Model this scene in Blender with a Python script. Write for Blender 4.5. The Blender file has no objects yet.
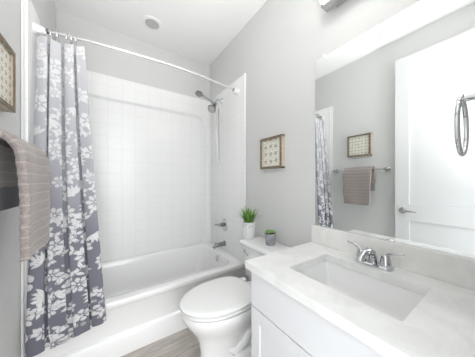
import bpy, bmesh, math, random
import numpy as np
from mathutils import Vector, Matrix
random.seed(7)
C = bpy.context.scene
COL = C.collection

# ------------------------------------------------------------------ camera
F_PX, YAW, HZ, CAM_Z = 192.2, 33.85, 181.03, 1.19
cam = bpy.data.objects.new('camera', bpy.data.cameras.new('camera'))
COL.objects.link(cam)
cam.location = (0, 0, CAM_Z)
cam.rotation_euler = (math.radians(90), 0, math.radians(-YAW))
cam.data.sensor_width = 36
cam.data.lens = F_PX / 475 * 36
cam.data.shift_y = (HZ - 178.5) / 475
cam.data.clip_start = 0.01
C.camera = cam

# ------------------------------------------------------------------ world, lights, exposure
w = bpy.data.worlds.new('world'); C.world = w; w.use_nodes = True
w.node_tree.nodes['Background'].inputs[0].default_value = (0.95, 0.98, 1.0, 1)
w.node_tree.nodes['Background'].inputs[1].default_value = 1.7
C.view_settings.view_transform = 'Standard'
C.view_settings.look = 'None'
C.view_settings.gamma = 1
C.view_settings.use_curve_mapping = False
C.view_settings.exposure = 0.98

def area(name, loc, target, sx, sy, power, col=(1, 1, 1)):
    l = bpy.data.lights.new(name, 'AREA'); l.shape = 'RECTANGLE'; l.size = sx; l.size_y = sy
    l.energy = power; l.color = col
    o = bpy.data.objects.new(name, l); COL.objects.link(o); o.location = loc
    o.rotation_euler = (Vector(target) - Vector(loc)).to_track_quat('-Z', 'Y').to_euler()
    return o
# added fill light in the hall, shining through the open doorway behind the camera
area('hall_fill', (0.0, -3.2, 1.75), (0.35, 2.0, 1.6), 1.8, 2.2, 22, (0.97, 0.99, 1.0))

# added fill light in the doorway, aimed at the ceiling to brighten the room
fl_ = area('ceiling_fill', (0.08, -0.20, 0.85), (0.30, 0.85, 2.74), 0.5, 0.3, 3.8, (1.0, 0.99, 0.98)); fl_.data.spread = math.radians(75)

# ------------------------------------------------------------------ dimensions
XR, XL = 1.13, -0.3935            # right wall, left wall
YB, YS, YN = 2.357, 1.527, 0.02   # back wall, front of the tub alcove, near wall
H = 2.74
RIM = 0.383

# ------------------------------------------------------------------ materials
def mat(name, col, rough=0.5, metal=0.0, spec=0.5, coat=0.0):
    m = bpy.data.materials.new(name); m.use_nodes = True
    b = m.node_tree.nodes['Principled BSDF']
    b.inputs['Base Color'].default_value = (*col, 1)
    b.inputs['Roughness'].default_value = rough
    b.inputs['Metallic'].default_value = metal
    b.inputs['Specular IOR Level'].default_value = spec
    b.inputs['Coat Weight'].default_value = coat
    return m
def nd(m, t, **kw):
    n = m.node_tree.nodes.new(t)
    for k, v in kw.items():
        if k.startswith('i_'):
            key = k[2:].replace('_', ' ')
            n.inputs[key].default_value = v
        else: setattr(n, k, v)
    return n
def lk(m, a, b): m.node_tree.links.new(a, b)
def P(m): return m.node_tree.nodes['Principled BSDF']
def noise_bump(m, scale, strength, dist=0.01, detail=3):
    tc = nd(m, 'ShaderNodeTexCoord'); n = nd(m, 'ShaderNodeTexNoise', i_Scale=scale, i_Detail=detail)
    b = nd(m, 'ShaderNodeBump', i_Strength=strength, i_Distance=dist)
    lk(m, tc.outputs['Object'], n.inputs['Vector']); lk(m, n.outputs['Fac'], b.inputs['Height']); lk(m, b.outputs['Normal'], P(m).inputs['Normal'])
    return tc, n, b
def noise_color(m, scale, c0, c1, p0=0.4, p1=0.6, detail=3, vec=None):
    n = nd(m, 'ShaderNodeTexNoise', i_Scale=scale, i_Detail=detail)
    if vec is None: vec = nd(m, 'ShaderNodeTexCoord').outputs['Object']
    lk(m, vec, n.inputs['Vector'])
    r = nd(m, 'ShaderNodeValToRGB'); r.color_ramp.elements[0].position = p0; r.color_ramp.elements[1].position = p1
    r.color_ramp.elements[0].color = (*c0, 1); r.color_ramp.elements[1].color = (*c1, 1)
    lk(m, n.outputs['Fac'], r.inputs['Fac']); lk(m, r.outputs['Color'], P(m).inputs['Base Color'])
    return n, r

M = {}
M['wall'] = mat('wall_paint', (0.68, 0.68, 0.672), 0.65); noise_bump(M['wall'], 120, 0.35, 0.003)
M['ceil'] = mat('ceiling_paint', (0.88, 0.88, 0.87), 0.8); noise_bump(M['ceil'], 90, 0.25, 0.003)
M['trim'] = mat('trim_paint', (0.83, 0.83, 0.82), 0.4)
M['door'] = mat('door_paint', (0.70, 0.705, 0.71), 0.4)
M['cab'] = mat('cabinet_paint', (0.79, 0.80, 0.82), 0.35)
M['china'] = mat('vitreous_china', (0.90, 0.90, 0.895), 0.08, coat=0.5)
M['seat'] = mat('seat_plastic', (0.89, 0.89, 0.885), 0.18)
M['tub'] = mat('tub_acrylic', (0.92, 0.92, 0.915), 0.15, coat=0.3)
M['chrome'] = mat('chrome', (0.60, 0.61, 0.63), 0.06, 1)
M['dark_chrome'] = mat('dark_chrome', (0.30, 0.30, 0.31), 0.22, 1)
M['nickel'] = mat('brushed_nickel', (0.50, 0.50, 0.50), 0.25, 1)
M['dark'] = mat('dark_gap', (0.03, 0.03, 0.03), 0.6)
M['mirror'] = mat('mirror_silver', (0.90, 0.92, 0.915), 0.0, 1)
M['whiteplastic'] = mat('white_plastic', (0.85, 0.85, 0.85), 0.35)
M['lens'] = mat('unlit_frosted_lens', (0.50, 0.50, 0.49), 0.5)
M['vent'] = mat('vent_metal', (0.72, 0.72, 0.71), 0.5)
M['rod'] = mat('rod_metal', (0.80, 0.80, 0.80), 0.25, 0.6)
M['soil'] = mat('soil', (0.05, 0.035, 0.02), 0.9)
M['caulk'] = mat('caulk', (0.85, 0.85, 0.84), 0.6)

# lit acrylic of the vanity light
m = bpy.data.materials.new('lit_acrylic'); m.use_nodes = True
P(m).inputs['Base Color'].default_value = (0.9, 0.9, 0.9, 1)
P(m).inputs['Emission Color'].default_value = (1.0, 0.98, 0.95, 1); P(m).inputs['Emission Strength'].default_value = 9.5
M['lit'] = m

# tile-embossed acrylic surround: thin grooves every 14 cm in all three directions
m = mat('surround_acrylic', (0.91, 0.912, 0.908), 0.20, spec=0.4); M['tile'] = m
tc = nd(m, 'ShaderNodeTexCoord'); sp = nd(m, 'ShaderNodeSeparateXYZ'); lk(m, tc.outputs['Object'], sp.inputs[0])
T = 0.126
gro = []
geo = nd(m, 'ShaderNodeNewGeometry'); sn = nd(m, 'ShaderNodeSeparateXYZ'); lk(m, geo.outputs['Normal'], sn.inputs[0])
for ax in 'XYZ':
    a = nd(m, 'ShaderNodeMath', operation='DIVIDE'); a.inputs[1].default_value = T; lk(m, sp.outputs[ax], a.inputs[0])
    b = nd(m, 'ShaderNodeMath', operation='FRACT'); lk(m, a.outputs[0], b.inputs[0])
    c = nd(m, 'ShaderNodeMath', operation='SUBTRACT'); c.inputs[1].default_value = 0.5; lk(m, b.outputs[0], c.inputs[0])
    d = nd(m, 'ShaderNodeMath', operation='ABSOLUTE'); lk(m, c.outputs[0], d.inputs[0])
    e = nd(m, 'ShaderNodeMapRange'); e.inputs['From Min'].default_value = 0.465; e.inputs['From Max'].default_value = 0.498
    lk(m, d.outputs[0], e.inputs['Value'])
    # switch the axis off on faces that look along it
    f = nd(m, 'ShaderNodeMath', operation='ABSOLUTE'); lk(m, sn.outputs[ax], f.inputs[0])
    g = nd(m, 'ShaderNodeMath', operation='LESS_THAN'); g.inputs[1].default_value = 0.6; lk(m, f.outputs[0], g.inputs[0])
    h = nd(m, 'ShaderNodeMath', operation='MULTIPLY'); lk(m, e.outputs[0], h.inputs[0]); lk(m, g.outputs[0], h.inputs[1])
    gro.append(h)
mx = nd(m, 'ShaderNodeMath', operation='MAXIMUM'); lk(m, gro[0].outputs[0], mx.inputs[0]); lk(m, gro[1].outputs[0], mx.inputs[1])
mx2 = nd(m, 'ShaderNodeMath', operation='MAXIMUM'); lk(m, mx.outputs[0], mx2.inputs[0]); lk(m, gro[2].outputs[0], mx2.inputs[1])
# the tile pattern stops at the smooth band along the top
lim = nd(m, 'ShaderNodeMath', operation='LESS_THAN'); lim.inputs[1].default_value = 1.97; lk(m, sp.outputs['Z'], lim.inputs[0])
mx3 = nd(m, 'ShaderNodeMath', operation='MULTIPLY'); lk(m, mx2.outputs[0], mx3.inputs[0]); lk(m, lim.outputs[0], mx3.inputs[1])
bp = nd(m, 'ShaderNodeBump', i_Strength=0.3, i_Distance=0.002, invert=True)
lk(m, mx3.outputs[0], bp.inputs['Height']); lk(m, bp.outputs['Normal'], P(m).inputs['Normal'])
mc = nd(m, 'ShaderNodeMix', data_type='RGBA'); mc.inputs[6].default_value = (0.91, 0.912, 0.908, 1); mc.inputs[7].default_value = (0.85, 0.852, 0.848, 1)
lk(m, mx3.outputs[0], mc.inputs[0]); lk(m, mc.outputs[2], P(m).inputs['Base Color'])

# floor planks
m = mat('vinyl_planks', (0.4, 0.36, 0.32), 0.45); M['floor'] = m
tc = nd(m, 'ShaderNodeTexCoord')
mp = nd(m, 'ShaderNodeMapping'); mp.inputs['Rotation'].default_value = (0, 0, 0); lk(m, tc.outputs['Object'], mp.inputs[0])
br = nd(m, 'ShaderNodeTexBrick'); br.offset = 0.37
br.inputs['Scale'].default_value = 1; br.inputs['Brick Width'].default_value = 1.2; br.inputs['Row Height'].default_value = 0.18
br.inputs['Mortar Size'].default_value = 0.0015
br.inputs['Color1'].default_value = (0.56, 0.52, 0.48, 1); br.inputs['Color2'].default_value = (0.48, 0.445, 0.41, 1); br.inputs['Mortar'].default_value = (0.16, 0.14, 0.12, 1)
lk(m, mp.outputs[0], br.inputs['Vector'])
mp2 = nd(m, 'ShaderNodeMapping'); mp2.inputs['Scale'].default_value = (3, 22, 1); lk(m, tc.outputs['Object'], mp2.inputs[0])
n1 = nd(m, 'ShaderNodeTexNoise', i_Scale=1.6, i_Detail=6); n1.inputs['Distortion'].default_value = 1.0; lk(m, mp2.outputs[0], n1.inputs['Vector'])
rp = nd(m, 'ShaderNodeValToRGB'); rp.color_ramp.elements[0].position = 0.3; rp.color_ramp.elements[1].position = 0.7
rp.color_ramp.elements[0].color = (0.74, 0.72, 0.70, 1); rp.color_ramp.elements[1].color = (1.18, 1.18, 1.18, 1); lk(m, n1.outputs['Fac'], rp.inputs[0])
ml = nd(m, 'ShaderNodeMix', data_type='RGBA', blend_type='MULTIPLY'); ml.inputs[0].default_value = 1
lk(m, br.outputs['Color'], ml.inputs[6]); lk(m, rp.outputs['Color'], ml.inputs[7]); lk(m, ml.outputs[2], P(m).inputs['Base Color'])

# speckled quartz
def quartz(name, base, fleck, vein):
    m = mat(name, base, 0.18, coat=0.2)
    tc = nd(m, 'ShaderNodeTexCoord')
    v = nd(m, 'ShaderNodeTexVoronoi', i_Scale=130); lk(m, tc.outputs['Object'], v.inputs['Vector'])
    r = nd(m, 'ShaderNodeValToRGB'); r.color_ramp.elements[0].position = 0.10; r.color_ramp.elements[1].position = 0.22
    r.color_ramp.elements[0].color = (*fleck, 1); r.color_ramp.elements[1].color = (1, 1, 1, 1); lk(m, v.outputs['Distance'], r.inputs[0])
    n = nd(m, 'ShaderNodeTexNoise', i_Scale=9, i_Detail=8); n.inputs['Distortion'].default_value = 1.2; lk(m, tc.outputs['Object'], n.inputs['Vector'])
    r2 = nd(m, 'ShaderNodeValToRGB'); r2.color_ramp.elements[0].position = 0.35; r2.color_ramp.elements[1].position = 0.6
    r2.color_ramp.elements[0].color = (*vein, 1); r2.color_ramp.elements[1].color = (*base, 1); lk(m, n.outputs['Fac'], r2.inputs[0])
    x = nd(m, 'ShaderNodeMix', data_type='RGBA', blend_type='MULTIPLY'); x.inputs[0].default_value = 0.35
    lk(m, r2.outputs['Color'], x.inputs[6]); lk(m, r.outputs['Color'], x.inputs[7]); lk(m, x.outputs[2], P(m).inputs['Base Color'])
    return m
M['quartz'] = quartz('white_quartz', (0.87, 0.87, 0.86), (0.66, 0.63, 0.59), (0.80, 0.80, 0.79))
M['quartz2'] = quartz('backsplash_quartz', (0.87, 0.86, 0.84), (0.72, 0.69, 0.64), (0.81, 0.80, 0.77))

# picture frame wood
def wood(name, c0, c1):
    m = mat(name, c0, 0.55)
    tc = nd(m, 'ShaderNodeTexCoord'); mp = nd(m, 'ShaderNodeMapping'); mp.inputs['Scale'].default_value = (20, 20, 90); lk(m, tc.outputs['Object'], mp.inputs[0])
    noise_color(m, 1.0, c0, c1, 0.35, 0.65, 4, mp.outputs[0]); return m
M['frame_front'] = wood('weathered_wood', (0.15, 0.12, 0.08), (0.24, 0.19, 0.13))
M['frame_side'] = wood('pale_wood_side', (0.58, 0.47, 0.37), (0.66, 0.56, 0.46))

# printed picture: rows of small tan and grey motifs on cream (object Y, Z plane)
def print_mat(name, n, seed):
    m = mat(name, (0.8, 0.78, 0.7), 0.5)
    tc = nd(m, 'ShaderNodeTexCoord'); sp = nd(m, 'ShaderNodeSeparateXYZ'); lk(m, tc.outputs['Object'], sp.inputs[0])
    cb = nd(m, 'ShaderNodeCombineXYZ'); lk(m, sp.outputs['Y'], cb.inputs[0]); lk(m, sp.outputs['Z'], cb.inputs[1])
    cb.inputs[2].default_value = seed
    v = nd(m, 'ShaderNodeTexVoronoi', i_Scale=n, voronoi_dimensions='2D'); v.inputs['Randomness'].default_value = 0.15
    lk(m, cb.outputs[0], v.inputs['Vector'])
    wv = nd(m, 'ShaderNodeTexVoronoi', i_Scale=n * 2.7, voronoi_dimensions='2D'); wv.feature = 'DISTANCE_TO_EDGE'; lk(m, cb.outputs[0], wv.inputs['Vector'])
    r = nd(m, 'ShaderNodeValToRGB'); e = r.color_ramp.elements
    e[0].position = 0.0; e[0].color = (0.42, 0.35, 0.25, 1); e[1].position = 0.30; e[1].color = (0.80, 0.78, 0.71, 1)
    k = e.new(0.22); k.color = (0.55, 0.50, 0.42, 1)
    lk(m, v.outputs['Distance'], r.inputs[0])
    r2 = nd(m, 'ShaderNodeValToRGB'); r2.color_ramp.elements[0].position = 0.05; r2.color_ramp.elements[1].position = 0.12
    r2.color_ramp.elements[0].color = (0.66, 0.64, 0.58, 1); r2.color_ramp.elements[1].color = (1, 1, 1, 1)
    lk(m, wv.outputs['Distance'], r2.inputs[0])
    x = nd(m, 'ShaderNodeMix', data_type='RGBA', blend_type='MULTIPLY'); x.inputs[0].default_value = 1
    lk(m, r.outputs['Color'], x.inputs[6]); lk(m, r2.outputs['Color'], x.inputs[7]); lk(m, x.outputs[2], P(m).inputs['Base Color'])
    return m
M['print'] = print_mat('patterned_print', 17, 0.0)
M['print_fine'] = print_mat('fine_patterned_print', 27, 0.0)

# towel
def towel_mat(name, c0, c1):
    m = mat(name, c0, 0.95, spec=0.1); P(m).inputs['Sheen Weight'].default_value = 0.3
    tc = nd(m, 'ShaderNodeTexCoord')
    n, r = noise_color(m, 160, c0, c1, 0.35, 0.65, 4, tc.outputs['Object'])
    at = nd(m, 'ShaderNodeAttribute', attribute_name='rib')
    x = nd(m, 'ShaderNodeMix', data_type='RGBA'); lk(m, at.outputs['Fac'], x.inputs[0]); lk(m, r.outputs['Color'], x.inputs[6])
    x.inputs[7].default_value = tuple(min(1, c * 1.5) for c in c1) + (1,)
    lk(m, x.outputs[2], P(m).inputs['Base Color'])
    b = nd(m, 'ShaderNodeBump', i_Strength=0.6, i_Distance=0.004); lk(m, n.outputs['Fac'], b.inputs['Height']); lk(m, b.outputs['Normal'], P(m).inputs['Normal'])
    return m
M['towel'] = towel_mat('taupe_terry', (0.27, 0.235, 0.22), (0.36, 0.315, 0.30))
M['towel_dark'] = mat('dark_grey_band', (0.23, 0.235, 0.25), 0.9)

# curtain fabric: painted floral mask and vertical ombre
m = mat('floral_fabric', (0.5, 0.5, 0.55), 0.8, spec=0.2); M['curtain'] = m
at = nd(m, 'ShaderNodeAttribute', attribute_name='print')
sp = nd(m, 'ShaderNodeSeparateColor'); lk(m, at.outputs['Color'], sp.inputs[0])
g1 = nd(m, 'ShaderNodeValToRGB'); e = g1.color_ramp.elements     # ground colour along the drop
e[0].position = 0.0; e[0].color = (0.16, 0.16, 0.195, 1)
e[1].position = 1.0; e[1].color = (0.57, 0.57, 0.595, 1)
k = e.new(0.30); k.color = (0.20, 0.20, 0.24, 1)
k = e.new(0.52); k.color = (0.40, 0.40, 0.44, 1)
k = e.new(0.75); k.color = (0.50, 0.50, 0.53, 1)
lk(m, sp.outputs[1], g1.inputs[0])
x = nd(m, 'ShaderNodeMix', data_type='RGBA'); lk(m, sp.outputs[0], x.inputs[0]); lk(m, g1.outputs['Color'], x.inputs[6])
x.inputs[7].default_value = (0.76, 0.755, 0.76, 1)
lk(m, x.outputs[2], P(m).inputs['Base Color'])

def leaf_mat(name, c0, c1):
    m = mat(name, c0, 0.5); noise_color(m, 30, c0, c1, 0.35, 0.65); return m
M['grass'] = leaf_mat('grass_green', (0.05, 0.16, 0.02), (0.24, 0.44, 0.08))
M['succulent'] = leaf_mat('succulent_green', (0.12, 0.28, 0.07), (0.28, 0.48, 0.14))
# white pot with a grey lace band
m = mat('white_pot', (0.83, 0.83, 0.84), 0.4); M['pot'] = m
tc = nd(m, 'ShaderNodeTexCoord'); sp = nd(m, 'ShaderNodeSeparateXYZ'); lk(m, tc.outputs['Object'], sp.inputs[0])
v = nd(m, 'ShaderNodeTexVoronoi', i_Scale=70); lk(m, tc.outputs['Object'], v.inputs['Vector'])
a = nd(m, 'ShaderNodeMath', operation='LESS_THAN'); a.inputs[1].default_value = 0.42; lk(m, v.outputs['Distance'], a.inputs[0])
b = nd(m, 'ShaderNodeMath', operation='GREATER_THAN'); b.inputs[1].default_value = 0.098; lk(m, sp.outputs['Z'], b.inputs[0])
c = nd(m, 'ShaderNodeMath', operation='MULTIPLY'); lk(m, a.outputs[0], c.inputs[0]); lk(m, b.outputs[0], c.inputs[1])
x = nd(m, 'ShaderNodeMix', data_type='RGBA'); lk(m, c.outputs[0], x.inputs[0]); x.inputs[6].default_value = (0.83, 0.83, 0.84, 1); x.inputs[7].default_value = (0.52, 0.53, 0.56, 1)
lk(m, x.outputs[2], P(m).inputs['Base Color'])
M['greypot'] = mat('grey_pot', (0.27, 0.28, 0.32), 0.6); noise_color(M['greypot'], 25, (0.29, 0.30, 0.33), (0.42, 0.42, 0.45))

# ------------------------------------------------------------------ mesh helpers
def box(bm, x0, x1, y0, y1, z0, z1, bev=0.0, seg=2):
    r = bmesh.ops.create_cube(bm, size=1)
    vs = r['verts']
    bmesh.ops.scale(bm, vec=(abs(x1 - x0), abs(y1 - y0), abs(z1 - z0)), verts=vs)
    bmesh.ops.translate(bm, vec=((x0 + x1) / 2, (y0 + y1) / 2, (z0 + z1) / 2), verts=vs)
    if bev > 0:
        es = list({e for v in vs for e in v.link_edges})
        bmesh.ops.bevel(bm, geom=es, offset=bev, segments=seg, profile=0.5, affect='EDGES')
    return vs
def loft(bm, rings, cap0=True, cap1=True, closed=True):
    R = [[bm.verts.new(p) for p in ring] for ring in rings]
    n = len(R[0])
    for a, b in zip(R[:-1], R[1:]):
        for i in range(n if closed else n - 1):
            j = (i + 1) % n
            try: bm.faces.new((a[i], a[j], b[j], b[i]))
            except ValueError: pass
    if cap0: bm.faces.new(R[0][::-1])
    if cap1: bm.faces.new(R[-1])
    return R
def tube(bm, pts, rad, n=12, cap=True):
    pts = [Vector(p) for p in pts]
    if not hasattr(rad, '__len__'): rad = [rad] * len(pts)
    rings = []; up = None
    for i, p in enumerate(pts):
        d = (pts[min(i + 1, len(pts) - 1)] - pts[max(i - 1, 0)]).normalized()
        if up is None:
            up = Vector((0, 0, 1)) if abs(d.z) < 0.9 else Vector((1, 0, 0))
        s = d.cross(up).normalized(); up = s.cross(d).normalized()
        rings.append([p + rad[i] * (math.cos(2 * math.pi * k / n) * s + math.sin(2 * math.pi * k / n) * up) for k in range(n)])
    loft(bm, rings, cap, cap)
def lathe(bm, prof, center, axis='Z', n=24, cap0=True, cap1=True):
    """prof: (radius, height) pairs"""
    rings = []
    for r, h in prof:
        ring = []
        for k in range(n):
            a = 2 * math.pi * k / n; u, v = r * math.cos(a), r * math.sin(a)
            p = {'Z': (u, v, h), 'X': (h, u, v), 'Y': (v, h, u)}[axis]
            ring.append(Vector(center) + Vector(p))
        rings.append(ring)
    loft(bm, rings, cap0, cap1)
def rrect(x0, x1, y0, y1, r, z, n=6):
    """rounded rectangle ring and, for each point, the square corner it belongs to"""
    pts = []
    for cx, cy, a0 in ((x1 - r, y1 - r, 0), (x0 + r, y1 - r, 90), (x0 + r, y0 + r, 180), (x1 - r, y0 + r, 270)):
        for k in range(n + 1):
            a = math.radians(a0 + 90 * k / n)
            pts.append(Vector((cx + r * math.cos(a), cy + r * math.sin(a), z)))
    return pts
def plate_with_hole(bm, X0, X1, Y0, Y1, hole, z0, z1, n=6):
    corners = [(X1, Y1), (X0, Y1), (X0, Y0), (X1, Y0)]
    for z, flip in ((z1, False), (z0, True)):
        oc = [bm.verts.new((*c, z)) for c in corners]
        iv = [bm.verts.new((p.x, p.y, z)) for p in hole]
        N = len(iv)
        for i in range(N):
            j = (i + 1) % N; ci, cj = i // (n + 1), j // (n + 1)
            f = (oc[ci], iv[j], iv[i]) if ci == cj else (oc[ci], oc[cj], iv[j], iv[i])
            bm.faces.new(f[::-1] if flip else f)
        if z == z1: top = (oc, iv)
        else: bot = (oc, iv)
    for (a, b) in ((top[0], bot[0]), (top[1], bot[1])):
        N = len(a)
        for i in range(N):
            j = (i + 1) % N
            bm.faces.new((a[i], b[i], b[j], a[j]))
def finish(bm, name, material, origin, smooth):
    bmesh.ops.remove_doubles(bm, verts=bm.verts, dist=1e-6)
    bmesh.ops.recalc_face_normals(bm, faces=bm.faces)
    bmesh.ops.translate(bm, vec=-Vector(origin), verts=bm.verts)
    me = bpy.data.meshes.new(name); bm.to_mesh(me); bm.free()
    mats = material if isinstance(material, (list, tuple)) else [material]
    for mm in mats: me.materials.append(M[mm] if isinstance(mm, str) else mm)
    if smooth:
        me.polygons.foreach_set('use_smooth', [True] * len(me.polygons))
        try: me.set_sharp_from_angle(angle=math.radians(smooth if smooth is not True else 35))
        except Exception: pass
    return me
ORG = {}
def obj(name, bm, material, parent=None, origin=None, smooth=True):
    if origin is None: origin = ORG[parent.name] if parent else (0, 0, 0)
    o = bpy.data.objects.new(name, finish(bm, name, material, origin, smooth))
    COL.objects.link(o)
    if parent: o.parent = parent
    else: o.location = origin
    ORG[o.name] = tuple(origin)
    return o
def tag(o, label, cat=None, group=None):
    o['label'] = label
    if cat: o['category'] = cat
    if group: o['group'] = group
    return o
def thing(name, label, cat, loc, group=None):
    o = bpy.data.objects.new(name, None); COL.objects.link(o); o.location = loc; o.empty_display_size = 0.05
    ORG[o.name] = tuple(loc)
    return tag(o, label, cat, group)
def struct(name, bm, material, smooth=False, parent=None):
    o = obj(name, bm, material, parent, smooth=smooth)
    if not parent: o['kind'] = 'structure'
    return o
B = bmesh.new

# ------------------------------------------------------------------ the room
b = B(); box(b, XL - 0.12, XR + 0.12, -1.4, YB + 0.12, -0.1, 0); struct('floor', b, 'floor')
b = B(); box(b, XL - 0.12, XR + 0.12, -0.12, YB + 0.12, H, H + 0.1); struct('ceiling', b, 'ceil')
b = B(); box(b, XL - 0.12, XL, -0.12, YB + 0.12, 0, H); struct('wall_left', b, 'wall')
b = B(); box(b, XR, XR + 0.12, -0.12, YB + 0.12, 0, H); struct('wall_right', b, 'wall')
b = B(); box(b, XL, XR, YB, YB + 0.12, 0, H); struct('wall_back', b, 'wall')
b = B(); box(b, 0.48, XR, -0.12, YN, 0, H); box(b, XL, -0.30, -0.12, YN, 0, H); box(b, -0.30, 0.48, -0.12, YN, 2.50, H)
struct('wall_near', b, 'wall')
b = B(); box(b, XL, XL + 0.013, 0.78, YS - 0.02, 0, 0.10, 0.003); struct('baseboard_left', b, 'trim')
b = B(); box(b, XR - 0.013, XR, 0.79, YS - 0.02, 0, 0.10, 0.003); struct('baseboard_right', b, 'trim')

# the open door lying against the left wall (seen in the mirror)
DX0, DX1, DY0, DY1, DZ = XL + 0.055, XL + 0.09, 0.028, 0.769, 2.474
b = B()
st = 0.115
for x0, x1 in ((DX0, DX1),):
    box(b, x0, x1, DY0, DY0 + st, 0.012, DZ); box(b, x0, x1, DY1 - st, DY1, 0.012, DZ)
    box(b, x0, x1, DY0 + st, DY1 - st, DZ - 0.12, DZ)
    box(b, x0, x1, DY0 + st, DY1 - st, 0.785, 0.955)
    box(b, x0, x1, DY0 + st, DY1 - st, 0.012, 0.22)
door = struct('door_1', b, 'door')
b = B()
for z0, z1 in ((0.955, DZ - 0.12), (0.22, 0.785)):
    box(b, DX0 + 0.012, DX1 - 0.012, DY0 + st, DY1 - st, z0, z1)
struct('door_panel', b, 'door', parent=door)
b = B()
lathe(b, [(0.032, 0), (0.032, 0.006), (0.026, 0.010), (0.012, 0.012), (0.011, 0.045), (0.0, 0.046)], (DX1, DY1 - 0.065, 0.885), 'X')
tube(b, [(DX1 + 0.042, DY1 - 0.065, 0.885), (DX1 + 0.048, DY1 - 0.10, 0.886), (DX1 + 0.048, DY1 - 0.14, 0.884), (DX1 + 0.044, DY1 - 0.18, 0.880)], [0.011, 0.010, 0.008, 0.006], 10)
o = struct('door_handle', b, 'nickel', True, door); o['label'] = 'satin nickel lever handle'
b = B()
for z in (0.25, 1.25, 2.25): tube(b, [(DX1 + 0.002, DY0 - 0.002, z - 0.045), (DX1 + 0.002, DY0 - 0.002, z + 0.045)], 0.006, 8)
struct('door_hinge', b, 'nickel', True, door)

# ------------------------------------------------------------------ bathtub
tub = thing('bathtub', 'white alcove bathtub with panelled apron behind the toilet', 'bathtub', ((XL + XR) / 2, (YS + YB) / 2, 0))
TX0, TX1, TY0, TY1 = XL + 0.004, XR - 0.004, 1.5227, YB - 0.004
IX0, IX1, IY0, IY1 = TX0 + 0.10, TX1 - 0.085, TY0 + 0.085, TY1 - 0.06
b = B()
n = 8
hole = rrect(IX0, IX1, IY0, IY1, 0.13, RIM, n)
oc = [(TX1, TY1), (TX0, TY1), (TX0, TY0), (TX1, TY0)]
# outer wall + rim (rounded outer front lip) + basin in one skin
ov = [b.verts.new((x, y + (0.008 if y == TY0 else 0), RIM)) for x, y in oc]
iv = [b.verts.new(p) for p in hole]; N = len(iv)
for i in range(N):
    j = (i + 1) % N; ci, cj = i // (n + 1), j // (n + 1)
    b.faces.new((ov[ci], iv[j], iv[i]) if ci == cj else (ov[ci], ov[cj], iv[j], iv[i]))
prev = iv
for z, ins, rr in ((RIM - 0.004, 0.006, .13), (RIM - 0.015, 0.013, .13), (RIM - 0.05, 0.020, .13), (0.20, 0.045, .13), (0.10, 0.065, .14), (0.062, 0.09, .15), (0.05, 0.14, .12)):
    ring = [b.verts.new(p) for p in rrect(IX0 + ins * 1.3, IX1 - ins * 0.8, IY0 + ins * 0.8, IY1 - ins * 0.8, rr, z, n)]
    for i in range(N):
        j = (i + 1) % N; b.faces.new((prev[i], prev[j], ring[j], ring[i]))
    prev = ring
b.faces.new(prev)
# front lip
prof = [(TY0 + 0.008, RIM), (TY0 + 0.002, RIM - 0.003), (TY0, RIM - 0.009), (TY0, RIM - 0.035), (TY0 + 0.006, RIM - 0.045), (TY0 + 0.018, RIM - 0.060),
        (TY0 + 0.022, 0.152), (TY0 + 0.004, 0.138), (TY0 + 0.0, 0.132), (TY0, 0.0)]
L = [b.verts.new((TX0, y, z)) for y, z in prof]; R_ = [b.verts.new((TX1, y, z)) for y, z in prof]
for i in range(len(prof) - 1): b.faces.new((L[i], L[i + 1], R_[i + 1], R_[i]))
box(b, TX0, TX0 + 0.01, TY0 + 0.015, TY1, 0, RIM - 0.001); box(b, TX1 - 0.01, TX1, TY0 + 0.015, TY1, 0, RIM - 0.001)
obj('tub_body', b, 'tub', tub, smooth=50)
b = B(); lathe(b, [(0.036, -0.012), (0.036, 0.0), (0.030, 0.004), (0.0, 0.004)], (0, 0, 0), 'X')
bmesh.ops.rotate(b, verts=b.verts, cent=(0, 0, 0), matrix=Matrix.Rotation(math.pi, 3, 'Z'))
bmesh.ops.translate(b, vec=(IX1 - 0.022, 1.93, 0.315), verts=b.verts)
o = obj('overflow_plate', b, 'chrome', tub); o['label'] = 'round chrome overflow plate'
b = B(); lathe(b, [(0.038, 0.0), (0.036, 0.004), (0.02, 0.006), (0.0, 0.006)], (IX1 - 0.28, 1.93, 0.05)); obj('drain', b, 'chrome', tub)

# ------------------------------------------------------------------ tub surround
sur = thing('tub_surround', 'glossy white tile-embossed surround panels on three alcove walls above the bathtub', 'shower surround', ((XL + XR) / 2, YB, RIM))
ZT, ZB_ = 2.245, RIM + 0.001
def ss(t): t = max(0, min(1, t)); return t * t * (3 - 2 * t)
b = B()
nx, nz = 150, 170
X0, X1 = XL + 0.004, XR - 0.004
fx0, fx1, fz0, fz1, fr = X0 + 0.05, X1 - 0.045, 0.30, 2.03, 0.16
def depth(x, z):
    qx = abs(x - (fx0 + fx1) / 2) - (fx1 - fx0) / 2 + fr; qz = abs(z - (fz0 + fz1) / 2) - (fz1 - fz0) / 2 + fr
    d = math.hypot(max(qx, 0), max(qz, 0)) + min(max(qx, qz), 0) - fr
    return YB - 0.032 + 0.024 * (1 - ss((d + 0.03) / 0.035))
grid = [[b.verts.new((X0 + (X1 - X0) * i / nx, depth(X0 + (X1 - X0) * i / nx, ZB_ + (ZT - ZB_) * k / nz), ZB_ + (ZT - ZB_) * k / nz)) for k in range(nz + 1)] for i in range(nx + 1)]
for i in range(nx):
    for k in range(nz): b.faces.new((grid[i][k], grid[i + 1][k], grid[i + 1][k + 1], grid[i][k + 1]))
box(b, X0, X1, YB - 0.028, YB - 0.001, ZT, ZT + 0.006, 0.002)
obj('back_panel', b, 'tile', sur, smooth=60)
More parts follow.
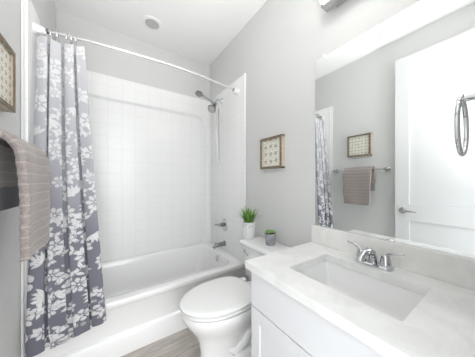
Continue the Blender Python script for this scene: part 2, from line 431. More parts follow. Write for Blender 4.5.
for s, xw in ((1, XR), (-1, XL)):
    b = B()
    xa, xb = (xw - 0.017, xw - 0.001) if s > 0 else (xw + 0.001, xw + 0.017)
    box(b, xa, xb, YS + 0.004, YB - 0.020, ZB_, ZT + 0.006, 0.004)
    # rounded front flange
    xc = xw - s * 0.013
    box(b, min(xc - s * 0.011, xw - s * 0.001), max(xc - s * 0.011, xw - s * 0.001), YS - 0.002, YS + 0.022, 0.0 if False else ZB_, ZT + 0.008, 0.005, 3)
    # coved inner corner with the back panel
    r = 0.05; pts = []
    for k in range(7):
        a = math.radians(90 * k / 6)
        pts.append((xw - s * (0.016 + r - r * math.cos(a)), YB - 0.026 - r + r * math.sin(a)))
    lo = [b.verts.new((x, y, ZB_)) for x, y in pts]; hi = [b.verts.new((x, y, ZT + 0.004)) for x, y in pts]
    c0 = b.verts.new((xw - s * 0.005, YB - 0.006, ZB_)); c1 = b.verts.new((xw - s * 0.005, YB - 0.006, ZT + 0.004))
    for k in range(6): b.faces.new((lo[k], lo[k + 1], hi[k + 1], hi[k]))
    b.faces.new(hi + [c1]); b.faces.new(lo + [c0])
    obj('side_panel', b, 'tile', sur, smooth=40)
# tub apron flange strips down the wall beside the tub front
b = B(); box(b, XR - 0.012, XR - 0.001, YS - 0.022, YS - 0.006, 0.0, RIM, 0.003); struct('trim_1', b, 'caulk')
b = B(); box(b, XL + 0.001, XL + 0.012, YS - 0.022, YS - 0.006, 0.0, ZT, 0.003); struct('trim_2', b, 'trim')

# ------------------------------------------------------------------ shower rod, hooks, curtain
RZ, RY = 2.117, 1.661
def rod_y(x):
    t = (x - (XL + XR) / 2) / ((XR - XL) / 2); return RY - 0.085 * (1 - t * t)
rod = thing('shower_curtain_rod', 'slim bowed white metal shower curtain rod spanning above the bathtub', 'curtain rod', ((XL + XR) / 2, RY, RZ))
b = B(); xs = [XL + 0.03 + (XR - XL - 0.06) * k / 40 for k in range(41)]
tube(b, [(x, rod_y(x), RZ) for x in xs], 0.0098, 12); obj('pole', b, 'rod', rod)
for s, xw in ((1, XR - 0.0172), (-1, XL + 0.0172)):
    b = B(); lathe(b, [(0.034, 0), (0.034, 0.008), (0.030, 0.016), (0.022, 0.045), (0.020, 0.06)], (0, 0, 0), 'X', 24)
    if s > 0: bmesh.ops.rotate(b, verts=b.verts, cent=(0, 0, 0), matrix=Matrix.Rotation(math.pi, 3, 'Z'))
    bmesh.ops.translate(b, vec=(xw, rod_y(xw), RZ), verts=b.verts)
    fl = obj('end_flange', b, 'whiteplastic', rod)
    b = B(); lathe(b, [(0.0155, -0.004), (0.0155, 0.006)], (xw - s * 0.063, rod_y(xw - s * 0.063), RZ), 'X', 16); obj('collar', b, 'dark_chrome', fl)

# curtain cloth: s across (0..1), t down (0..1)
NS, NT = 420, 560
s = np.linspace(0, 1, NS)[None, :]; t = np.linspace(0, 1, NT)[:, None]
top_z = RZ - 0.040 + 0 * s; bot_z = 0.25 - 0.03 * s + 0.095 * s ** 2 + 0.006 * np.sin(20 * s)
# drape between the hooks at the top
sag = -0.020 * np.abs(np.sin(np.pi * 7 * s)) * np.exp(-t * 9)
Z = top_z + (bot_z - top_z) * t + sag
xt0, xt1, xb0, xb1 = -0.352, -0.140, -0.345, -0.030
ease = t ** 1.15
X = (xt0 + (xb0 - xt0) * ease) + ((xt1 + (xb1 - xt1) * ease) - (xt0 + (xb0 - xt0) * ease)) * s
Y0 = 1.640 - 0.152 * np.clip(t / 0.92, 0, 1)
ph = 2 * np.pi * (3.6 * s + 0.14 * np.sin(5 * s + 1.5 * t)) + 0.5 * np.sin(2.2 * t) + 0.8
amp = (0.034 - 0.010 * t) * (0.80 + 0.25 * np.sin(7.3 * s + 1.0))
Yc = Y0 + amp * np.cos(ph) + 0.005 * np.sin(2.6 * ph + 1.3 + 2 * t)
X = X + (0.016 + 0.010 * t) * np.sin(2 * ph) + 0.006 * np.sin(3 * t + 5 * s)
X = np.maximum(X, XL + 0.026)
co = np.stack(np.broadcast_arrays(X, Yc, Z), -1).reshape(-1, 3)
# unfolded cloth coordinates
P3 = co.reshape(NT, NS, 3); mid = P3[NT // 2]
U = np.concatenate([[0], np.cumsum(np.linalg.norm(np.diff(mid, axis=0), axis=1))]); CW = U[-1]
Uc = np.broadcast_to(U[None, :], (NT, NS)).ravel(); Vc = np.broadcast_to((1 - t) * 1.80, (NT, NS)).ravel()
mask = np.zeros(Uc.shape)
rng = np.random.RandomState(11)
def soft(d, e=0.0016): return np.clip(0.5 - d / e, 0, 1)
def near(cx, cy, r): return np.nonzero((np.abs(Uc - cx) < r) & (np.abs(Vc - cy) < r))[0]
def flower(cx, cy, R, k, rot):
    for q in range(k): petal(cx + R * .16 * math.cos(rot + q * 6.283 / k), cy + R * .16 * math.sin(rot + q * 6.283 / k), R * .86, R * 1.75 / k, rot + q * 6.283 / k, 0.95, 0.75)
    ix = near(cx, cy, R * .3); r = np.hypot(Uc[ix] - cx, Vc[ix] - cy); mask[ix] = np.maximum(mask[ix] * (r > R * .2), soft(r - R * .12))
def petal(cx, cy, ln, wd, ang, tip=0.8, vein=0.6):
    ix = near(cx, cy, ln)
    if not len(ix): return
    dx, dy = Uc[ix] - cx, Vc[ix] - cy; u = dx * math.cos(ang) + dy * math.sin(ang); v = -dx * math.sin(ang) + dy * math.cos(ang)
    q = np.clip(u / ln, 0, 1); hw = wd * np.sin(np.pi * q ** (1.5 if tip > .9 else .8))
    m_ = soft(np.abs(v) - hw) * (u > 0) * (u < ln) * np.where(np.abs(v) < 0.0014, vein, 1)
    for vo in ((-.5, .5) if tip > .9 or wd > .012 else ()): m_ = m_ * np.where((np.abs(v - vo * hw) < .0010) & (u > ln * .25), .55, 1)
    mask[ix] = np.maximum(mask[ix], m_ * .95)
def stem(pts, wd):
    for (ax, ay), (bx, by) in zip(pts[:-1], pts[1:]):
        L_ = math.hypot(bx - ax, by - ay); ix = near((ax + bx) / 2, (ay + by) / 2, L_)
        px, py = Uc[ix] - ax, Vc[ix] - ay; q = np.clip((px * (bx - ax) + py * (by - ay)) / L_ ** 2, 0, 1)
        d = np.hypot(px - q * (bx - ax), py - q * (by - ay)) - wd
        mask[ix] = np.maximum(mask[ix], soft(d) * .9)
yy = 0.02; row = 0
while yy < 1.84:
    xx = -0.02 + (row % 2) * 0.085
    while xx < CW + 0.05:
        cx, cy = xx + rng.uniform(-.02, .02), yy + rng.uniform(-.02, .02)
        kind = rng.randint(4); ang = rng.uniform(0, 6.28)
        # curling stem with leaves
        a0 = ang; px, py = cx, cy; pts = [(px, py)]
        for q in range(7):
            a0 += 0.28; px += 0.017 * math.cos(a0); py += 0.017 * math.sin(a0); pts.append((px, py))
            if q % 2 == 1:
                petal(px, py, rng.uniform(.028, .045), .008, a0 + 0.9); petal(px, py, rng.uniform(.028, .045), .008, a0 - 0.9)
        stem(pts, 0.0013)
        if kind == 0: flower(cx, cy, rng.uniform(.045, .058), 5, ang)
        elif kind == 1: flower(cx, cy, rng.uniform(.040, .055), 8, ang)
        elif kind == 2:
            for q in range(6): petal(cx, cy, .060, .0085, ang + (q - 2.5) * .48)
        else:
            flower(cx, cy, .036, 6, ang)
            for q in range(5): flower(cx + .055 * math.cos(ang + q * .5), cy + .055 * math.sin(ang + q * .5), .010, 5, q)
        xx += 0.150
    yy += 0.090; row += 1
me = bpy.data.meshes.new('shower_curtain')
idx = np.arange(NT * NS).reshape(NT, NS)
faces = np.stack([idx[:-1, :-1], idx[1:, :-1], idx[1:, 1:], idx[:-1, 1:]], -1).reshape(-1, 4)
me.from_pydata(co.tolist(), [], faces.tolist())
ca = me.color_attributes.new('print', 'FLOAT_COLOR', 'POINT')
cols = np.zeros((NT * NS, 4)); cols[:, 0] = mask; cols[:, 1] = Vc / 1.80; cols[:, 3] = 1
ca.data.foreach_set('color', cols.ravel())
me.materials.append(M['curtain']); me.polygons.foreach_set('use_smooth', [True] * len(me.polygons))
cur = bpy.data.objects.new('shower_curtain', me); COL.objects.link(cur)
sm = cur.modifiers.new('thickness', 'SOLIDIFY'); sm.thickness = 0.0012
tag(cur, 'slate and white floral shower curtain gathered at the left end of the rod', 'shower curtain')
hk = []
for i in range(8):
    si = (i + 0.5) / 8; k = int(si * (NS - 1)); hx = float(P3[0, k, 0]); ry = rod_y(hx)
    b = B()
    pts = []
    for q in range(21):
        a = math.radians(-80 + 340 * q / 20)
        pts.append((hx + 0.002 * math.sin(a), ry + 0.019 * math.cos(a), RZ - 0.008 + 0.024 * math.sin(a)))
    tube(b, pts, 0.0018, 6)
    for yy_ in (-0.006, 0.006): lathe(b, [(0.0, -.004), (.004, -.003), (.004, .003), (0, .004)], (hx, ry + yy_, RZ - 0.035), 'Z', 8)
    o = obj('shower_hook', b, 'chrome', origin=(hx, ry, RZ))
    hk.append(tag(o, 'small chrome ring hook holding the floral curtain on the rod', 'curtain hook', 'curtain hooks on the shower rod'))

# ------------------------------------------------------------------ shower head set, valve, spout (right alcove wall)
XP = XR - 0.0172
sh = thing('shower_fixture', 'chrome shower arm with round head and hand shower high above the bathtub', 'shower head', (XP, 1.99, 2.14))
b = B(); lathe(b, [(0.0, -0.012), (0.012, -0.011), (0.030, -0.004), (0.032, 0.0)], (XP, 1.99, 2.14), 'X', 20, False); obj('wall_flange', b, 'chrome', sh)
b = B(); tube(b, [(XP - 0.004, 1.99, 2.14), (XP - 0.05, 1.98, 2.135), (XP - 0.095, 1.96, 2.105), (0.985, 1.935, 2.055)], 0.0095, 10); obj('shower_arm', b, 'chrome', sh)
b = B(); tube(b, [(1.00, 1.94, 2.065), (0.975, 1.925, 2.03)], 0.021, 12); tube(b, [(0.99, 1.93, 2.035), (0.985, 1.92, 2.01)], [0.013, 0.012], 10)
obj('diverter', b, 'dark_chrome', sh)
b = B(); p0, d = Vector((0.962, 1.915, 2.015)), Vector((-0.55, -0.35, -0.75)).normalized()
tube(b, [p0, p0 + d * 0.02, p0 + d * 0.03, p0 + d * 0.05, p0 + d * 0.055], [0.014, 0.018, 0.036, 0.047, 0.045], 20); obj('spray_head', b, 'dark_chrome', sh)
b = B(); tube(b, [p0 + d * 0.054, p0 + d * 0.058], [0.036, 0.034], 20); o = obj('spray_face', b, 'lens', sh)
b = B()
tube(b, [(0.99, 1.925, 2.045), (0.94, 1.925, 2.068), (0.87, 1.925, 2.096), (0.825, 1.925, 2.112)], [0.012, 0.011, 0.011, 0.016], 12)
wnd = obj('hand_shower', b, 'chrome', sh)
b = B(); q0, d2 = Vector((0.80, 1.925, 2.122)), Vector((-0.25, -0.1, -0.95)).normalized()
tube(b, [q0 - d2 * 0.012, q0 - d2 * 0.006, q0 + d2 * 0.012, q0 + d2 * 0.018], [0.018, 0.036, 0.042, 0.036], 20); obj('hand_shower_head', b, 'dark_chrome', wnd)
b = B(); pts = []
for k in range(31):
    q = k / 30; a = math.pi * q
    pts.append((1.00 + 0.045 * q + 0.012 * math.sin(a), 1.93 + 0.012 * math.cos(a * 2), 2.02 - 0.64 * math.sin(a) ** 0.8 * (1 if q < .5 else 1) - (0.0 if q < .5 else 0)))
tube(b, pts, 0.0065, 8); obj('hose', b, 'nickel', sh)

vl = thing('tub_valve', 'round chrome tub valve with lever handle above the tub spout', 'faucet', (XP, 1.925, 0.684))
b = B(); lathe(b, [(0.0, -0.012), (0.045, -0.012), (0.070, -0.004), (0.072, 0.0)], (XP, 1.925, 0.684), 'X', 28, False); obj('escutcheon', b, 'chrome', vl)
b = B(); tube(b, [(XP - 0.01, 1.925, 0.69), (XP - 0.06, 1.925, 0.69)], [0.024, 0.020], 16)
tube(b, [(XP - 0.055, 1.925, 0.69), (XP - 0.075, 1.935, 0.69), (XP - 0.085, 1.965, 0.69), (XP - 0.088, 2.005, 0.686)], [0.013, 0.012, 0.009, 0.007], 10); obj('lever', b, 'dark_chrome', vl)
sp_ = thing('tub_spout', 'chrome tub spout over the right end of the bathtub', 'faucet', (XP, 1.925, 0.47))
b = B(); lathe(b, [(0.0, -0.006), (0.032, -0.006), (0.034, 0.0)], (XP, 1.925, 0.47), 'X', 20, False); obj('flange', b, 'chrome', sp_)
b = B(); tube(b, [(XP - 0.004, 1.925, 0.470), (XP - 0.06, 1.925, 0.470), (XP - 0.11, 1.925, 0.465), (XP - 0.135, 1.925, 0.452), (XP - 0.142, 1.925, 0.440)], [0.026, 0.024, 0.022, 0.019, 0.015], 16)
tube(b, [(XP - 0.115, 1.925, 0.48), (XP - 0.115, 1.925, 0.500)], [0.005, 0.007], 8)
obj('spout', b, 'dark_chrome', sp_)

# ------------------------------------------------------------------ toilet
TY = 1.10
toi = thing('toilet', 'white two-piece elongated toilet between the bathtub and the vanity', 'toilet', (0.75, TY, 0))
def egg(x0, x1, hw, z, n=48, wide=0.55, p=2.0):
    """x0 front tip, x1 back, widest at fraction wide of the length"""
    xc = x0 + (x1 - x0) * wide; pts = []
    for k in range(n):
        a = 2 * math.pi * k / n; c, s_ = math.cos(a), math.sin(a)
        if c < 0: x = xc + (xc - x0) * c; y = hw * s_
        else:
            e = 2 / 3.0
            x = xc + (x1 - xc) * math.copysign(abs(c) ** e, c); y = hw * math.copysign(abs(s_) ** e, s_)
            # blend superellipse back into the round front
        pts.append(Vector((x, TY + y, z)))
    return pts
b = B()
rings = [egg(0.455, 0.99, 0.100, 0.0, wide=.45), egg(0.455, 0.99, 0.100, 0.015, wide=.45), egg(0.462, 0.975, 0.092, 0.05, wide=.45), egg(0.468, 0.95, 0.088, 0.14, wide=.42),
         egg(0.455, 0.93, 0.098, 0.21, wide=.45), egg(0.425, 0.915, 0.128, 0.275, wide=.5), egg(0.385, 0.90, 0.160, 0.33, wide=.52), egg(0.360, 0.90, 0.177, 0.375, wide=.54),
         egg(0.355, 0.90, 0.181, 0.400, wide=.54), egg(0.358, 0.895, 0.178, 0.410, wide=.54)]
loft(b, rings)
# rear deck carrying the tank
box(b, 0.84, 1.09, TY - 0.105, TY + 0.105, 0.335, 0.4145, 0.02, 3)
box(b, 0.90, 1.03, TY - 0.075, TY + 0.075, 0.0, 0.35, 0.02, 3)
# trapway bulge on both flanks
for sg in (-1, 1):
    tube(b, [(0.60, TY + sg * 0.055, 0.16), (0.66, TY + sg * 0.075, 0.12), (0.73, TY + sg * 0.080, 0.15), (0.78, TY + sg * 0.080, 0.22), (0.84, TY + sg * 0.075, 0.255), (0.90, TY + sg * 0.068, 0.20), (0.93, TY + sg * 0.06, 0.08)],
         [0.02, 0.030, 0.034, 0.036, 0.036, 0.034, 0.03], 14)
# foot
loft(b, [[Vector((p.x, TY + (p.y - TY), z)) for p in egg(0.60, 1.00, 0.135 - i_, z, wide=.5)] for z, i_ in ((0, 0), (0.09, 0.004), (0.105, 0.010), (0.115, 0.03))])
obj('bowl', b, 'china', toi, smooth=50)
for sg in (-1, 1):
    b = B(); lathe(b, [(0.014, 0.100), (0.014, 0.118), (0.010, 0.128), (0.0, 0.130)], (0.80, TY + sg * 0.112, 0)); obj('bolt_cap', b, 'seat', toi)
b = B()
def slab(x0, x1, hw, z0, z1, e=0.006, wide=.56):
    return [egg(x0 + .002, x1 - .002, hw - .002, z0, wide=wide), egg(x0, x1, hw, z0 + .002, wide=wide), egg(x0, x1, hw, z1 - e, wide=wide), egg(x0 + e, x1 - e, hw - e, z1 - e * .2, wide=wide), egg(x0 + 4 * e, x1 - 4 * e, hw - 4 * e, z1 + 0.002, wide=wide)]
loft(b, slab(0.350, 0.825, 0.182, 0.420, 0.436, 0.003)); obj('seat', b, 'seat', toi, smooth=50)
b = B(); loft(b, slab(0.343, 0.83, 0.188, 0.447, 0.464, 0.007)); obj('lid', b, 'seat', toi, smooth=50)
b = B()
for sg in (-1, 1):
    b = B(); box(b, 0.815, 0.86, TY + sg * 0.075 - 0.022, TY + sg * 0.075 + 0.022, 0.413, 0.458, 0.006, 2); obj('seat_hinge', b, 'seat', toi)
for sg in (-1, 1):
    for bx_, z0_, z1_ in ((0.42, 0.408, 0.447), (0.70, 0.408, 0.447)):
        b = B(); box(b, bx_ - .01, bx_ + .01, TY + sg * 0.085 - .006, TY + sg * 0.085 + .006, z0_, z1_, .002); obj('bumper', b, 'seat', toi)
b = B()
def rr3(x0, x1, hw, r, z): return rrect(x0, x1, TY - hw, TY + hw, r, z, 5)
loft(b, [rr3(0.945, 1.105, 0.185, .03, 0.415), rr3(0.935, 1.108, 0.195, .03, 0.43), rr3(0.922, 1.112, 0.217, .03, 0.60), rr3(0.918, 1.113, 0.222, .03, 0.668)])
tank = obj('tank', b, 'china', toi, smooth=50)
b = B()
loft(b, [rr3(0.905, 1.117, 0.236, .03, 0.669), rr3(0.900, 1.119, 0.240, .032, 0.674), rr3(0.900, 1.119, 0.240, .032, 0.692), rr3(0.906, 1.116, 0.234, .03, 0.700), rr3(0.925, 1.10, 0.215, .03, 0.702)])
obj('tank_lid', b, 'china', toi, smooth=50)
b = B(); lathe(b, [(0.0, -0.018), (0.010, -0.018), (0.012, 0.0)], (0.922, TY + 0.165, 0.625), 'X', 14, False)
tube(b, [(0.908, TY + 0.165, 0.625), (0.902, TY + 0.145, 0.622), (0.900, TY + 0.10, 0.612)], [0.006, 0.006, 0.007], 8)
o = obj('flush_lever', b, 'chrome', toi); o['label'] = 'chrome flush lever'

# ------------------------------------------------------------------ plants on the tank
pl = thing('potted_grass', 'bushy green grass plant in a tall white pot with lace rim, on the toilet tank', 'potted plant', (0.988, 1.300, 0.702))
b = B()
def sqr(c, hw, z, r=.012): return rrect(c[0] - hw, c[0] + hw, c[1] - hw, c[1] + hw, r, z, 4)
cc = (0.988, 1.300)
loft(b, [sqr(cc, .032, .702), sqr(cc, .034, .706), sqr(cc, .041, .842), sqr(cc, .041, .845), sqr(cc, .038, .845), sqr(cc, .035, .83)], True, True)
obj('pot', b, 'pot', pl, smooth=40)
b = B(); box(b, cc[0] - .034, cc[0] + .034, cc[1] - .034, cc[1] + .034, .826, .836); obj('soil', b, 'soil', pl)
b = B()
def blade(b, p, az, lean, ln, wd):
    d = Vector((math.cos(az), math.sin(az), 0)); sd = Vector((-math.sin(az), math.cos(az), 0)); prev = None
    K = 5; q = Vector(p); ang = math.radians(90 - lean * .6)
    for k in range(K + 1):
        f = k / K; wv = wd * (1 - f) ** .6
        a_ = b.verts.new(q - sd * wv); c_ = b.verts.new(q + sd * wv); m_ = b.verts.new(q - d * wv * .5 - Vector((0, 0, wv * .4)))
        if prev:
            b.faces.new((prev[0], prev[2], m_, a_)); b.faces.new((prev[2], prev[1], c_, m_)); b.faces.new((prev[1], prev[0], a_, c_))
        prev = (a_, c_, m_)
        ang = math.radians(90 - lean * (.6 + .5 * f)); q = q + (d * math.cos(ang) + Vector((0, 0, math.sin(ang)))) * ln / K
for i in range(170):
    a_ = random.uniform(0, 6.283); r_ = random.uniform(0, .030)
    blade(b, (cc[0] + r_ * math.cos(a_), cc[1] + r_ * math.sin(a_), .832), a_ + random.uniform(-.5, .5), random.choice((random.uniform(5, 50), random.uniform(40, 80))), random.uniform(.10, .165), random.uniform(.003, .0045))
o = obj('grass_leaves', b, 'grass', pl, smooth=False); o['label'] = 'spiky bright green grass blades'

sc = thing('potted_succulent', 'small green succulent in a round slate grey pot on the toilet tank lid', 'potted plant', (1.03, 1.085, 0.702))
b = B(); cc = (1.03, 1.085)
lathe(b, [(.033, .702), (.034, .705), (.041, .775), (.0445, .776), (.045, .792), (.039, .792), (.038, .78)], (*cc, 0), 'Z', 28); obj('pot', b, 'greypot', sc)
b = B(); lathe(b, [(.038, .778), (.038, .785)], (*cc, 0)); obj('soil', b, 'soil', sc)
b = B()
for i in range(13):
    a_ = i * 2.4; r_ = .006 + .0025 * i; c0 = Vector((cc[0] + r_ * math.cos(a_), cc[1] + r_ * math.sin(a_), .799))
    for k in range(9):
        az = k * 2.399; ln = .012 + .0012 * k; d = Vector((math.cos(az), math.sin(az), .9 - .07 * k)).normalized()
        tube(b, [c0, c0 + d * ln * .55, c0 + d * ln], [.0022, .0046, .0006], 6)
obj('succulent_leaves', b, 'succulent', sc, smooth=True)

# ------------------------------------------------------------------ vanity cabinet
CX, VY0, VY1, CZ, CT = 0.59, 0.045, 0.758, 0.79, 0.035
van = thing('vanity_cabinet', 'white shaker vanity cabinet with false drawer front and doors below the countertop', 'cabinet', (0.86, 0.40, 0))
b = B()
TH = 0.018
box(b, CX + 0.02, XR - 0.004, VY1 - TH, VY1, 0, CZ - CT); box(b, CX + 0.02, XR - 0.004, VY0, VY0 + TH, 0, CZ - CT)
box(b, CX + 0.02, XR - 0.004, VY0 + TH, VY1 - TH, 0.10, 0.118); box(b, CX + 0.075, CX + 0.09, VY0 + TH, VY1 - TH, 0, 0.10)
box(b, CX + 0.02, CX + 0.038, VY0 + TH, VY1 - TH, CZ - CT - 0.035, CZ - CT); box(b, CX + 0.02, CX + 0.038, VY0 + TH, VY1 - TH, 0.56, 0.59)
box(b, XR - 0.012, XR - 0.004, VY0 + TH, VY1 - TH, 0.1, CZ - CT)
obj('carcass', b, 'cab', van, smooth=False)
b = B(); box(b, CX, CX + 0.019, VY0 + 0.003, VY1 - 0.002, 0.577, CZ - CT - 0.008, 0.0015, 1)
obj('drawer_front', b, 'cab', van, smooth=False)
ym = (VY0 + VY1) / 2
for y0, y1 in ((ym + 0.0015, VY1 - 0.002), (VY0 + 0.003, ym - 0.0015)):
    b = B(); z0, z1, f = 0.105, 0.572, 0.062
    box(b, CX, CX + 0.019, y0, y0 + f, z0, z1, 0.001, 1); box(b, CX, CX + 0.019, y1 - f, y1, z0, z1, 0.001, 1)
    box(b, CX, CX + 0.019, y0 + f, y1 - f, z1 - f, z1); box(b, CX, CX + 0.019, y0 + f, y1 - f, z0, z0 + f)
    dr = obj('door', b, 'cab', van, smooth=False)
    b = B(); box(b, CX + 0.006, CX + 0.016, y0 + f, y1 - f, z0 + f, z1 - f); obj('door_panel', b, 'cab', dr, smooth=False)

# countertop with undermount sink, backsplash
HX0, HX1, HY0, HY1 = 0.692, 0.992, 0.192, 0.607
b = B(); plate_with_hole(b, 0.5695, XR - 0.003, 0.035, 0.7805, rrect(HX0, HX1, HY0, HY1, 0.009, 0, 6), CZ - CT, CZ)
ct = obj('countertop', b, 'quartz', origin=(0.85, 0.4, CZ - CT), smooth=False); tag(ct, 'white speckled quartz countertop around the rectangular sink', 'countertop')
b = B(); box(b, XR - 0.022, XR - 0.003, 0.035, 0.7805, CZ, 0.9014, 0.0015, 1)
bs = obj('backsplash', b, 'quartz2', origin=(XR, 0.4, CZ), smooth=False); tag(bs, 'low beige-white quartz backsplash under the mirror behind the faucet', 'backsplash')
snk = thing('sink', 'white rectangular undermount sink set into the quartz countertop', 'sink', ((HX0 + HX1) / 2, (HY0 + HY1) / 2, 0.62))
b = B(); rings = []
def sr(ins, z, r): return rrect(HX0 - 0.006 + ins, HX1 + 0.006 - ins, HY0 - 0.006 + ins, HY1 + 0.006 - ins, r, z, 6)
zt = CZ - CT - 0.001
rings = [sr(-0.025, zt - 0.012, .03), sr(-0.025, zt, .03), sr(0, zt, .014), sr(0.002, zt - 0.004, .016), sr(0.010, zt - 0.06, .02), sr(0.018, zt - 0.105, .025), sr(0.030, zt - 0.122, .04), sr(0.055, zt - 0.130, .05), sr(0.12, zt - 0.135, .02)]
loft(b, rings, False, True)
loft(b, [sr(-0.025, zt - 0.012, .03), sr(-.006, zt - 0.014, .03), sr(0.002, zt - 0.06, .03), sr(0.012, zt - 0.115, .035), sr(0.03, zt - 0.135, .04), sr(0.06, zt - 0.143, .05)], False, True)
obj('basin', b, 'china', snk, smooth=50)
b = B(); lathe(b, [(.030, 0), (.029, .003), (.020, .004), (.019, .001), (0, .001)], (0.842, 0.40, zt - 0.136)); obj('drain', b, 'chrome', snk)

# faucet
fa = thing('faucet', 'chrome two-lever centerset faucet on the quartz countertop behind the sink', 'faucet', (1.045, 0.402, CZ))
b = B()
loft(b, [rrect(1.018, 1.072, 0.322, 0.482, .026, CZ, 6), rrect(1.018, 1.072, 0.322, 0.482, .026, CZ + .008, 6), rrect(1.023, 1.067, 0.327, 0.477, .021, CZ + .014, 6)])
obj('base_plate', b, 'chrome', fa)
b = B(); pts = [(1.050, .402, CZ + .010), (1.048, .402, CZ + .040), (1.030, .402, CZ + .064), (1.00, .402, CZ + .076), (.965, .402, CZ + .074), (.935, .402, CZ + .060), (.922, .402, CZ + .044)]
tube(b, pts, [.019, .017, .0165, .0155, .0145, .013, .0125], 16); obj('spout', b, 'chrome', fa)
for sg in (-1, 1):
    yc = .402 + sg * .051
    b = B(); lathe(b, [(.024, .010), (.023, .020), (.018, .046), (.0165, .056), (.0115, .062), (0, .064)], (1.047, yc, CZ), 'Z', 20)
    hb = obj('handle', b, 'chrome', fa)
    b = B(); tube(b, [(1.047, yc - sg * .004, CZ + .058), (1.047, yc + sg * .02, CZ + .072), (1.048, yc + sg * .042, CZ + .080), (1.050, yc + sg * .066, CZ + .083)], [.0085, .0075, .006, .0045], 10); obj('lever', b, 'chrome', hb)
b = B(); tube(b, [(1.075 - .008, .402, CZ + .012), (1.067, .402, CZ + .055)], .0025, 8); lathe(b, [(0, .053), (.005, .054), (.005, .060), (0, .062)], (1.067, .402, CZ), 'Z', 10); obj('lift_rod', b, 'chrome', fa)

# ------------------------------------------------------------------ mirror and vanity light
mi = thing('wall_mirror', 'large frameless wall mirror standing on the backsplash above the sink', 'mirror', (XR, 0.40, 0.902))
b = B(); box(b, XR - 0.007, XR - 0.001, 0.045, 0.760, 0.9022, 1.973); obj('glass', b, 'mirror', mi, smooth=False)
for y in (0.70, 0.12):
    b = B(); box(b, XR - 0.011, XR - 0.001, y - .008, y + .008, 1.962, 1.985, .002); obj('mirror_clip', b, 'whiteplastic', mi)
vl = thing('vanity_light', 'chrome bar light with frosted white shade above the mirror', 'light fixture', (XR, 0.36, 2.2))
b = B(); box(b, XR - 0.03, XR - 0.001, 0.10, 0.62, 2.22, 2.33, .004); box(b, XR - .10, XR - .03, 0.16, 0.18, 2.25, 2.27); box(b, XR - .10, XR - .03, 0.54, 0.56, 2.25, 2.27)
obj('back_plate', b, 'chrome', vl)
b = B(); box(b, XR - 0.100, XR - 0.032, 0.09, 0.665, 2.205, 2.345, .006); obj('light_frame', b, 'nickel', vl)
b = B(); box(b, XR - 0.125, XR - 0.099, 0.098, 0.657, 2.212, 2.337, .01, 3); obj('lamp_shade', b, 'lit', vl)

# ------------------------------------------------------------------ framed pictures
def picture(side, y0, y1, z0, z1, dep, label, pr, fw=0.019):
    s = 1 if side > 0 else -1; xw = XR if s > 0 else XL
    p = thing('framed_picture', label, 'picture', (xw, (y0 + y1) / 2, z0))
    X = lambda d: xw - s * d
    b = B()
    def bx(d0, d1, *a, **k): box(b, min(X(d0), X(d1)), max(X(d0), X(d1)), *a, **k)
    bx(0.001, dep - .003, y0, y0 + fw * .6, z0, z1); bx(0.001, dep - .003, y1 - fw * .6, y1, z0, z1); bx(0.001, dep - .003, y0, y1, z0, z0 + fw * .6); bx(0.001, dep - .003, y0, y1, z1 - fw * .6, z1)
    o = obj('frame_side', b, 'frame_side', p, smooth=False); o['label'] = 'pale wood box sides of the frame'
    b = B()
    bx(dep - .003, dep, y0, y0 + fw, z0, z1); bx(dep - .003, dep, y1 - fw, y1, z0, z1); bx(dep - .003, dep, y0 + fw, y1 - fw, z0, z0 + fw); bx(dep - .003, dep, y0 + fw, y1 - fw, z1 - fw, z1)
    obj('frame_front', b, 'frame_front', p, smooth=False)
    b = B(); bx(dep - .016, dep - .012, y0 + .01, y1 - .01, z0 + .01, z1 - .01); obj('print', b, pr, p, smooth=False)
    return p
picture(1, 1.029, 1.277, 1.291, 1.548, 0.038, 'square framed patterned print on the grey wall above the toilet', 'print')
picture(-1, 1.02, 1.290, 1.500, 1.770, 0.042, 'framed patterned print on the left wall above the towel, cropped by the photo edge', 'print_fine')

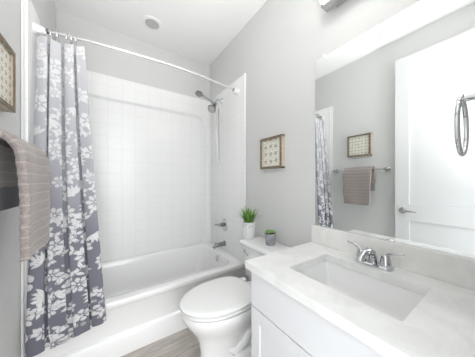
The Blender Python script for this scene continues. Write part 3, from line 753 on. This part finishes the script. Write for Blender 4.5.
# ------------------------------------------------------------------ towel bar and towel on the left wall
BZ, BX = 1.325, XL + 0.075
tb = thing('towel_bar', 'chrome towel bar on the left wall holding the taupe towel', 'towel bar', (XL, 1.155, BZ))
b = B(); box(b, BX - 0.007, BX + 0.007, 0.865, 1.455, BZ - 0.009, BZ + 0.009, .002); obj('bar', b, 'chrome', tb)
for y in (0.865, 1.450):
    b = B(); lathe(b, [(.026, .001), (.026, .008), (.012, .014), (.011, .082), (.014, .084), (.014, .092), (0, .093)], (XL, y, BZ), 'X', 20); obj('bracket', b, 'nickel', tb)
def towel_sheet(prof, y0, y1, name, material, parent, rib=0.038, thick=0.012, flare=0.0, origin=None):
    """prof: list of (x, z) down the cloth"""
    # resample
    pp = [Vector(p) for p in prof]; seg = [0]
    for a_, c_ in zip(pp[:-1], pp[1:]): seg.append(seg[-1] + (c_ - a_).length)
    n = int(seg[-1] / 0.004); ny = 70
    me = bpy.data.meshes.new(name); vs = []; ribs = []
    for i in range(n + 1):
        d = seg[-1] * i / n; k = max(j for j in range(len(seg)) if seg[j] <= d + 1e-9); k = min(k, len(pp) - 2)
        f = (d - seg[k]) / (seg[k + 1] - seg[k]); p = pp[k].lerp(pp[k + 1], f); tn = (pp[k + 1] - pp[k]).normalized(); nm = Vector((-tn.y, tn.x))
        fr = d / rib % 1; r = max(0, 1 - abs(fr - .5) / 0.10)
        puff = 0.0010 * math.cos((fr) * 2 * math.pi)
        for j in range(ny + 1):
            g = j / ny; y = y0 + (y1 - y0) * g + flare * (g - .5) * (d / seg[-1]) + 0.003 * math.sin(d * 30 + g * 4)
            wv = 0.005 * math.sin(g * 7 + d * 6) * min(1, d / .1)
            q = p + nm * (puff + wv)
            vs.append((q.x, y, q.y)); ribs.append(r * .75)
    fs = [(i * (ny + 1) + j, i * (ny + 1) + j + 1, (i + 1) * (ny + 1) + j + 1, (i + 1) * (ny + 1) + j) for i in range(n) for j in range(ny)]
    org = origin or ORG[parent.name]
    me.from_pydata([tuple(Vector(v) - Vector(org)) for v in vs], [], fs)
    at = me.attributes.new('rib', 'FLOAT', 'POINT'); at.data.foreach_set('value', ribs)
    me.materials.append(M[material]); me.polygons.foreach_set('use_smooth', [True] * len(me.polygons))
    o = bpy.data.objects.new(name, me); COL.objects.link(o); o.parent = parent
    so = o.modifiers.new('pile', 'SOLIDIFY'); so.thickness = thick; so.offset = 0; so.use_rim = True
    return o
tw = thing('bath_towel', 'taupe ribbed bath towel folded over the towel bar', 'towel', (BX, 1.14, BZ))
towel_sheet([(BX - .004, BZ + .027), (BX + .020, BZ + .025), (BX + .042, BZ + .006), (BX + .058, BZ - .03), (BX + .064, BZ - .10), (BX + .068, BZ - .25), (BX + .070, .905)], .975, 1.290, 'front_flap', 'towel', tw, thick=.026, flare=-.03)
towel_sheet([(BX - .006, BZ + .026), (BX - .014, BZ + .022), (BX - .026, BZ), (BX - .028, BZ - .06), (BX - .028, 1.165)], .970, 1.300, 'back_flap', 'towel', tw, thick=.020)
b = B(); box(b, BX - .036, BX - .020, .975, 1.295, 1.075, 1.168, .004); o = obj('flap_band', b, 'towel_dark', tw); o['label'] = 'dark grey band below the back flap'  # dark grey strip continuing down from the back flap

# towel ring on the near wall beside the vanity
tr = thing('towel_ring', 'chrome towel ring on the near wall at the right of the mirror', 'towel ring', (0.85, YN, 1.425))
b = B(); lathe(b, [(.025, .001), (.025, .008), (.011, .014), (.010, .075), (.013, .078), (.013, .090), (0, .091)], (.85, YN, 1.428), 'Y', 20); obj('bracket', b, 'chrome', tr)
b = B(); R0 = .075; pts = [(.85 + R0 * math.sin(a), .10, 1.345 + (R0 + .004) * math.cos(a)) for a in [2 * math.pi * k / 48 for k in range(49)]]
tube(b, pts, .0055, 10, False); obj('ring', b, 'chrome', tr)

# ------------------------------------------------------------------ ceiling fittings
cl = thing('recessed_light', 'round white recessed ceiling light above the bathtub', 'ceiling light', (0.356, 2.04, H))
b = B(); lathe(b, [(.062, -.002), (.066, -.009), (.090, -.005), (.094, 0.0)], (.356, 2.04, H), 'Z', 40, False, False); obj('trim_ring', b, 'whiteplastic', cl)
b = B(); lathe(b, [(.064, -.001), (.064, -.005), (0.0, -.007)], (.356, 2.04, H), 'Z', 40); obj('lens', b, 'lens', cl)
cv = thing('ceiling_vent', 'white louvered ceiling vent reflected at the top of the mirror', 'vent', (-0.09, 0.825, H))
vx0, vx1, vy0, vy1 = -.20, .02, .74, .91
b = B(); fw = .02
box(b, vx0, vx0 + fw, vy0, vy1, H - .008, H - .0005, .002); box(b, vx1 - fw, vx1, vy0, vy1, H - .008, H - .0005, .002)
box(b, vx0 + fw, vx1 - fw, vy0, vy0 + fw, H - .008, H - .0005); box(b, vx0 + fw, vx1 - fw, vy1 - fw, vy1, H - .008, H - .0005); obj('vent_frame', b, 'whiteplastic', cv)
b = B(); box(b, vx0 + fw, vx1 - fw, vy0 + fw, vy1 - fw, H - .0025, H - .0005); obj('vent_opening', b, 'vent', cv)
for k in range(9):
    b = B(); y = vy0 + fw + .009 + k * .0145
    tube(b, [(vx0 + fw, y, H - .006), (vx1 - fw, y, H - .006)], .0035, 4); obj('slat', b, 'vent', cv, smooth=False)
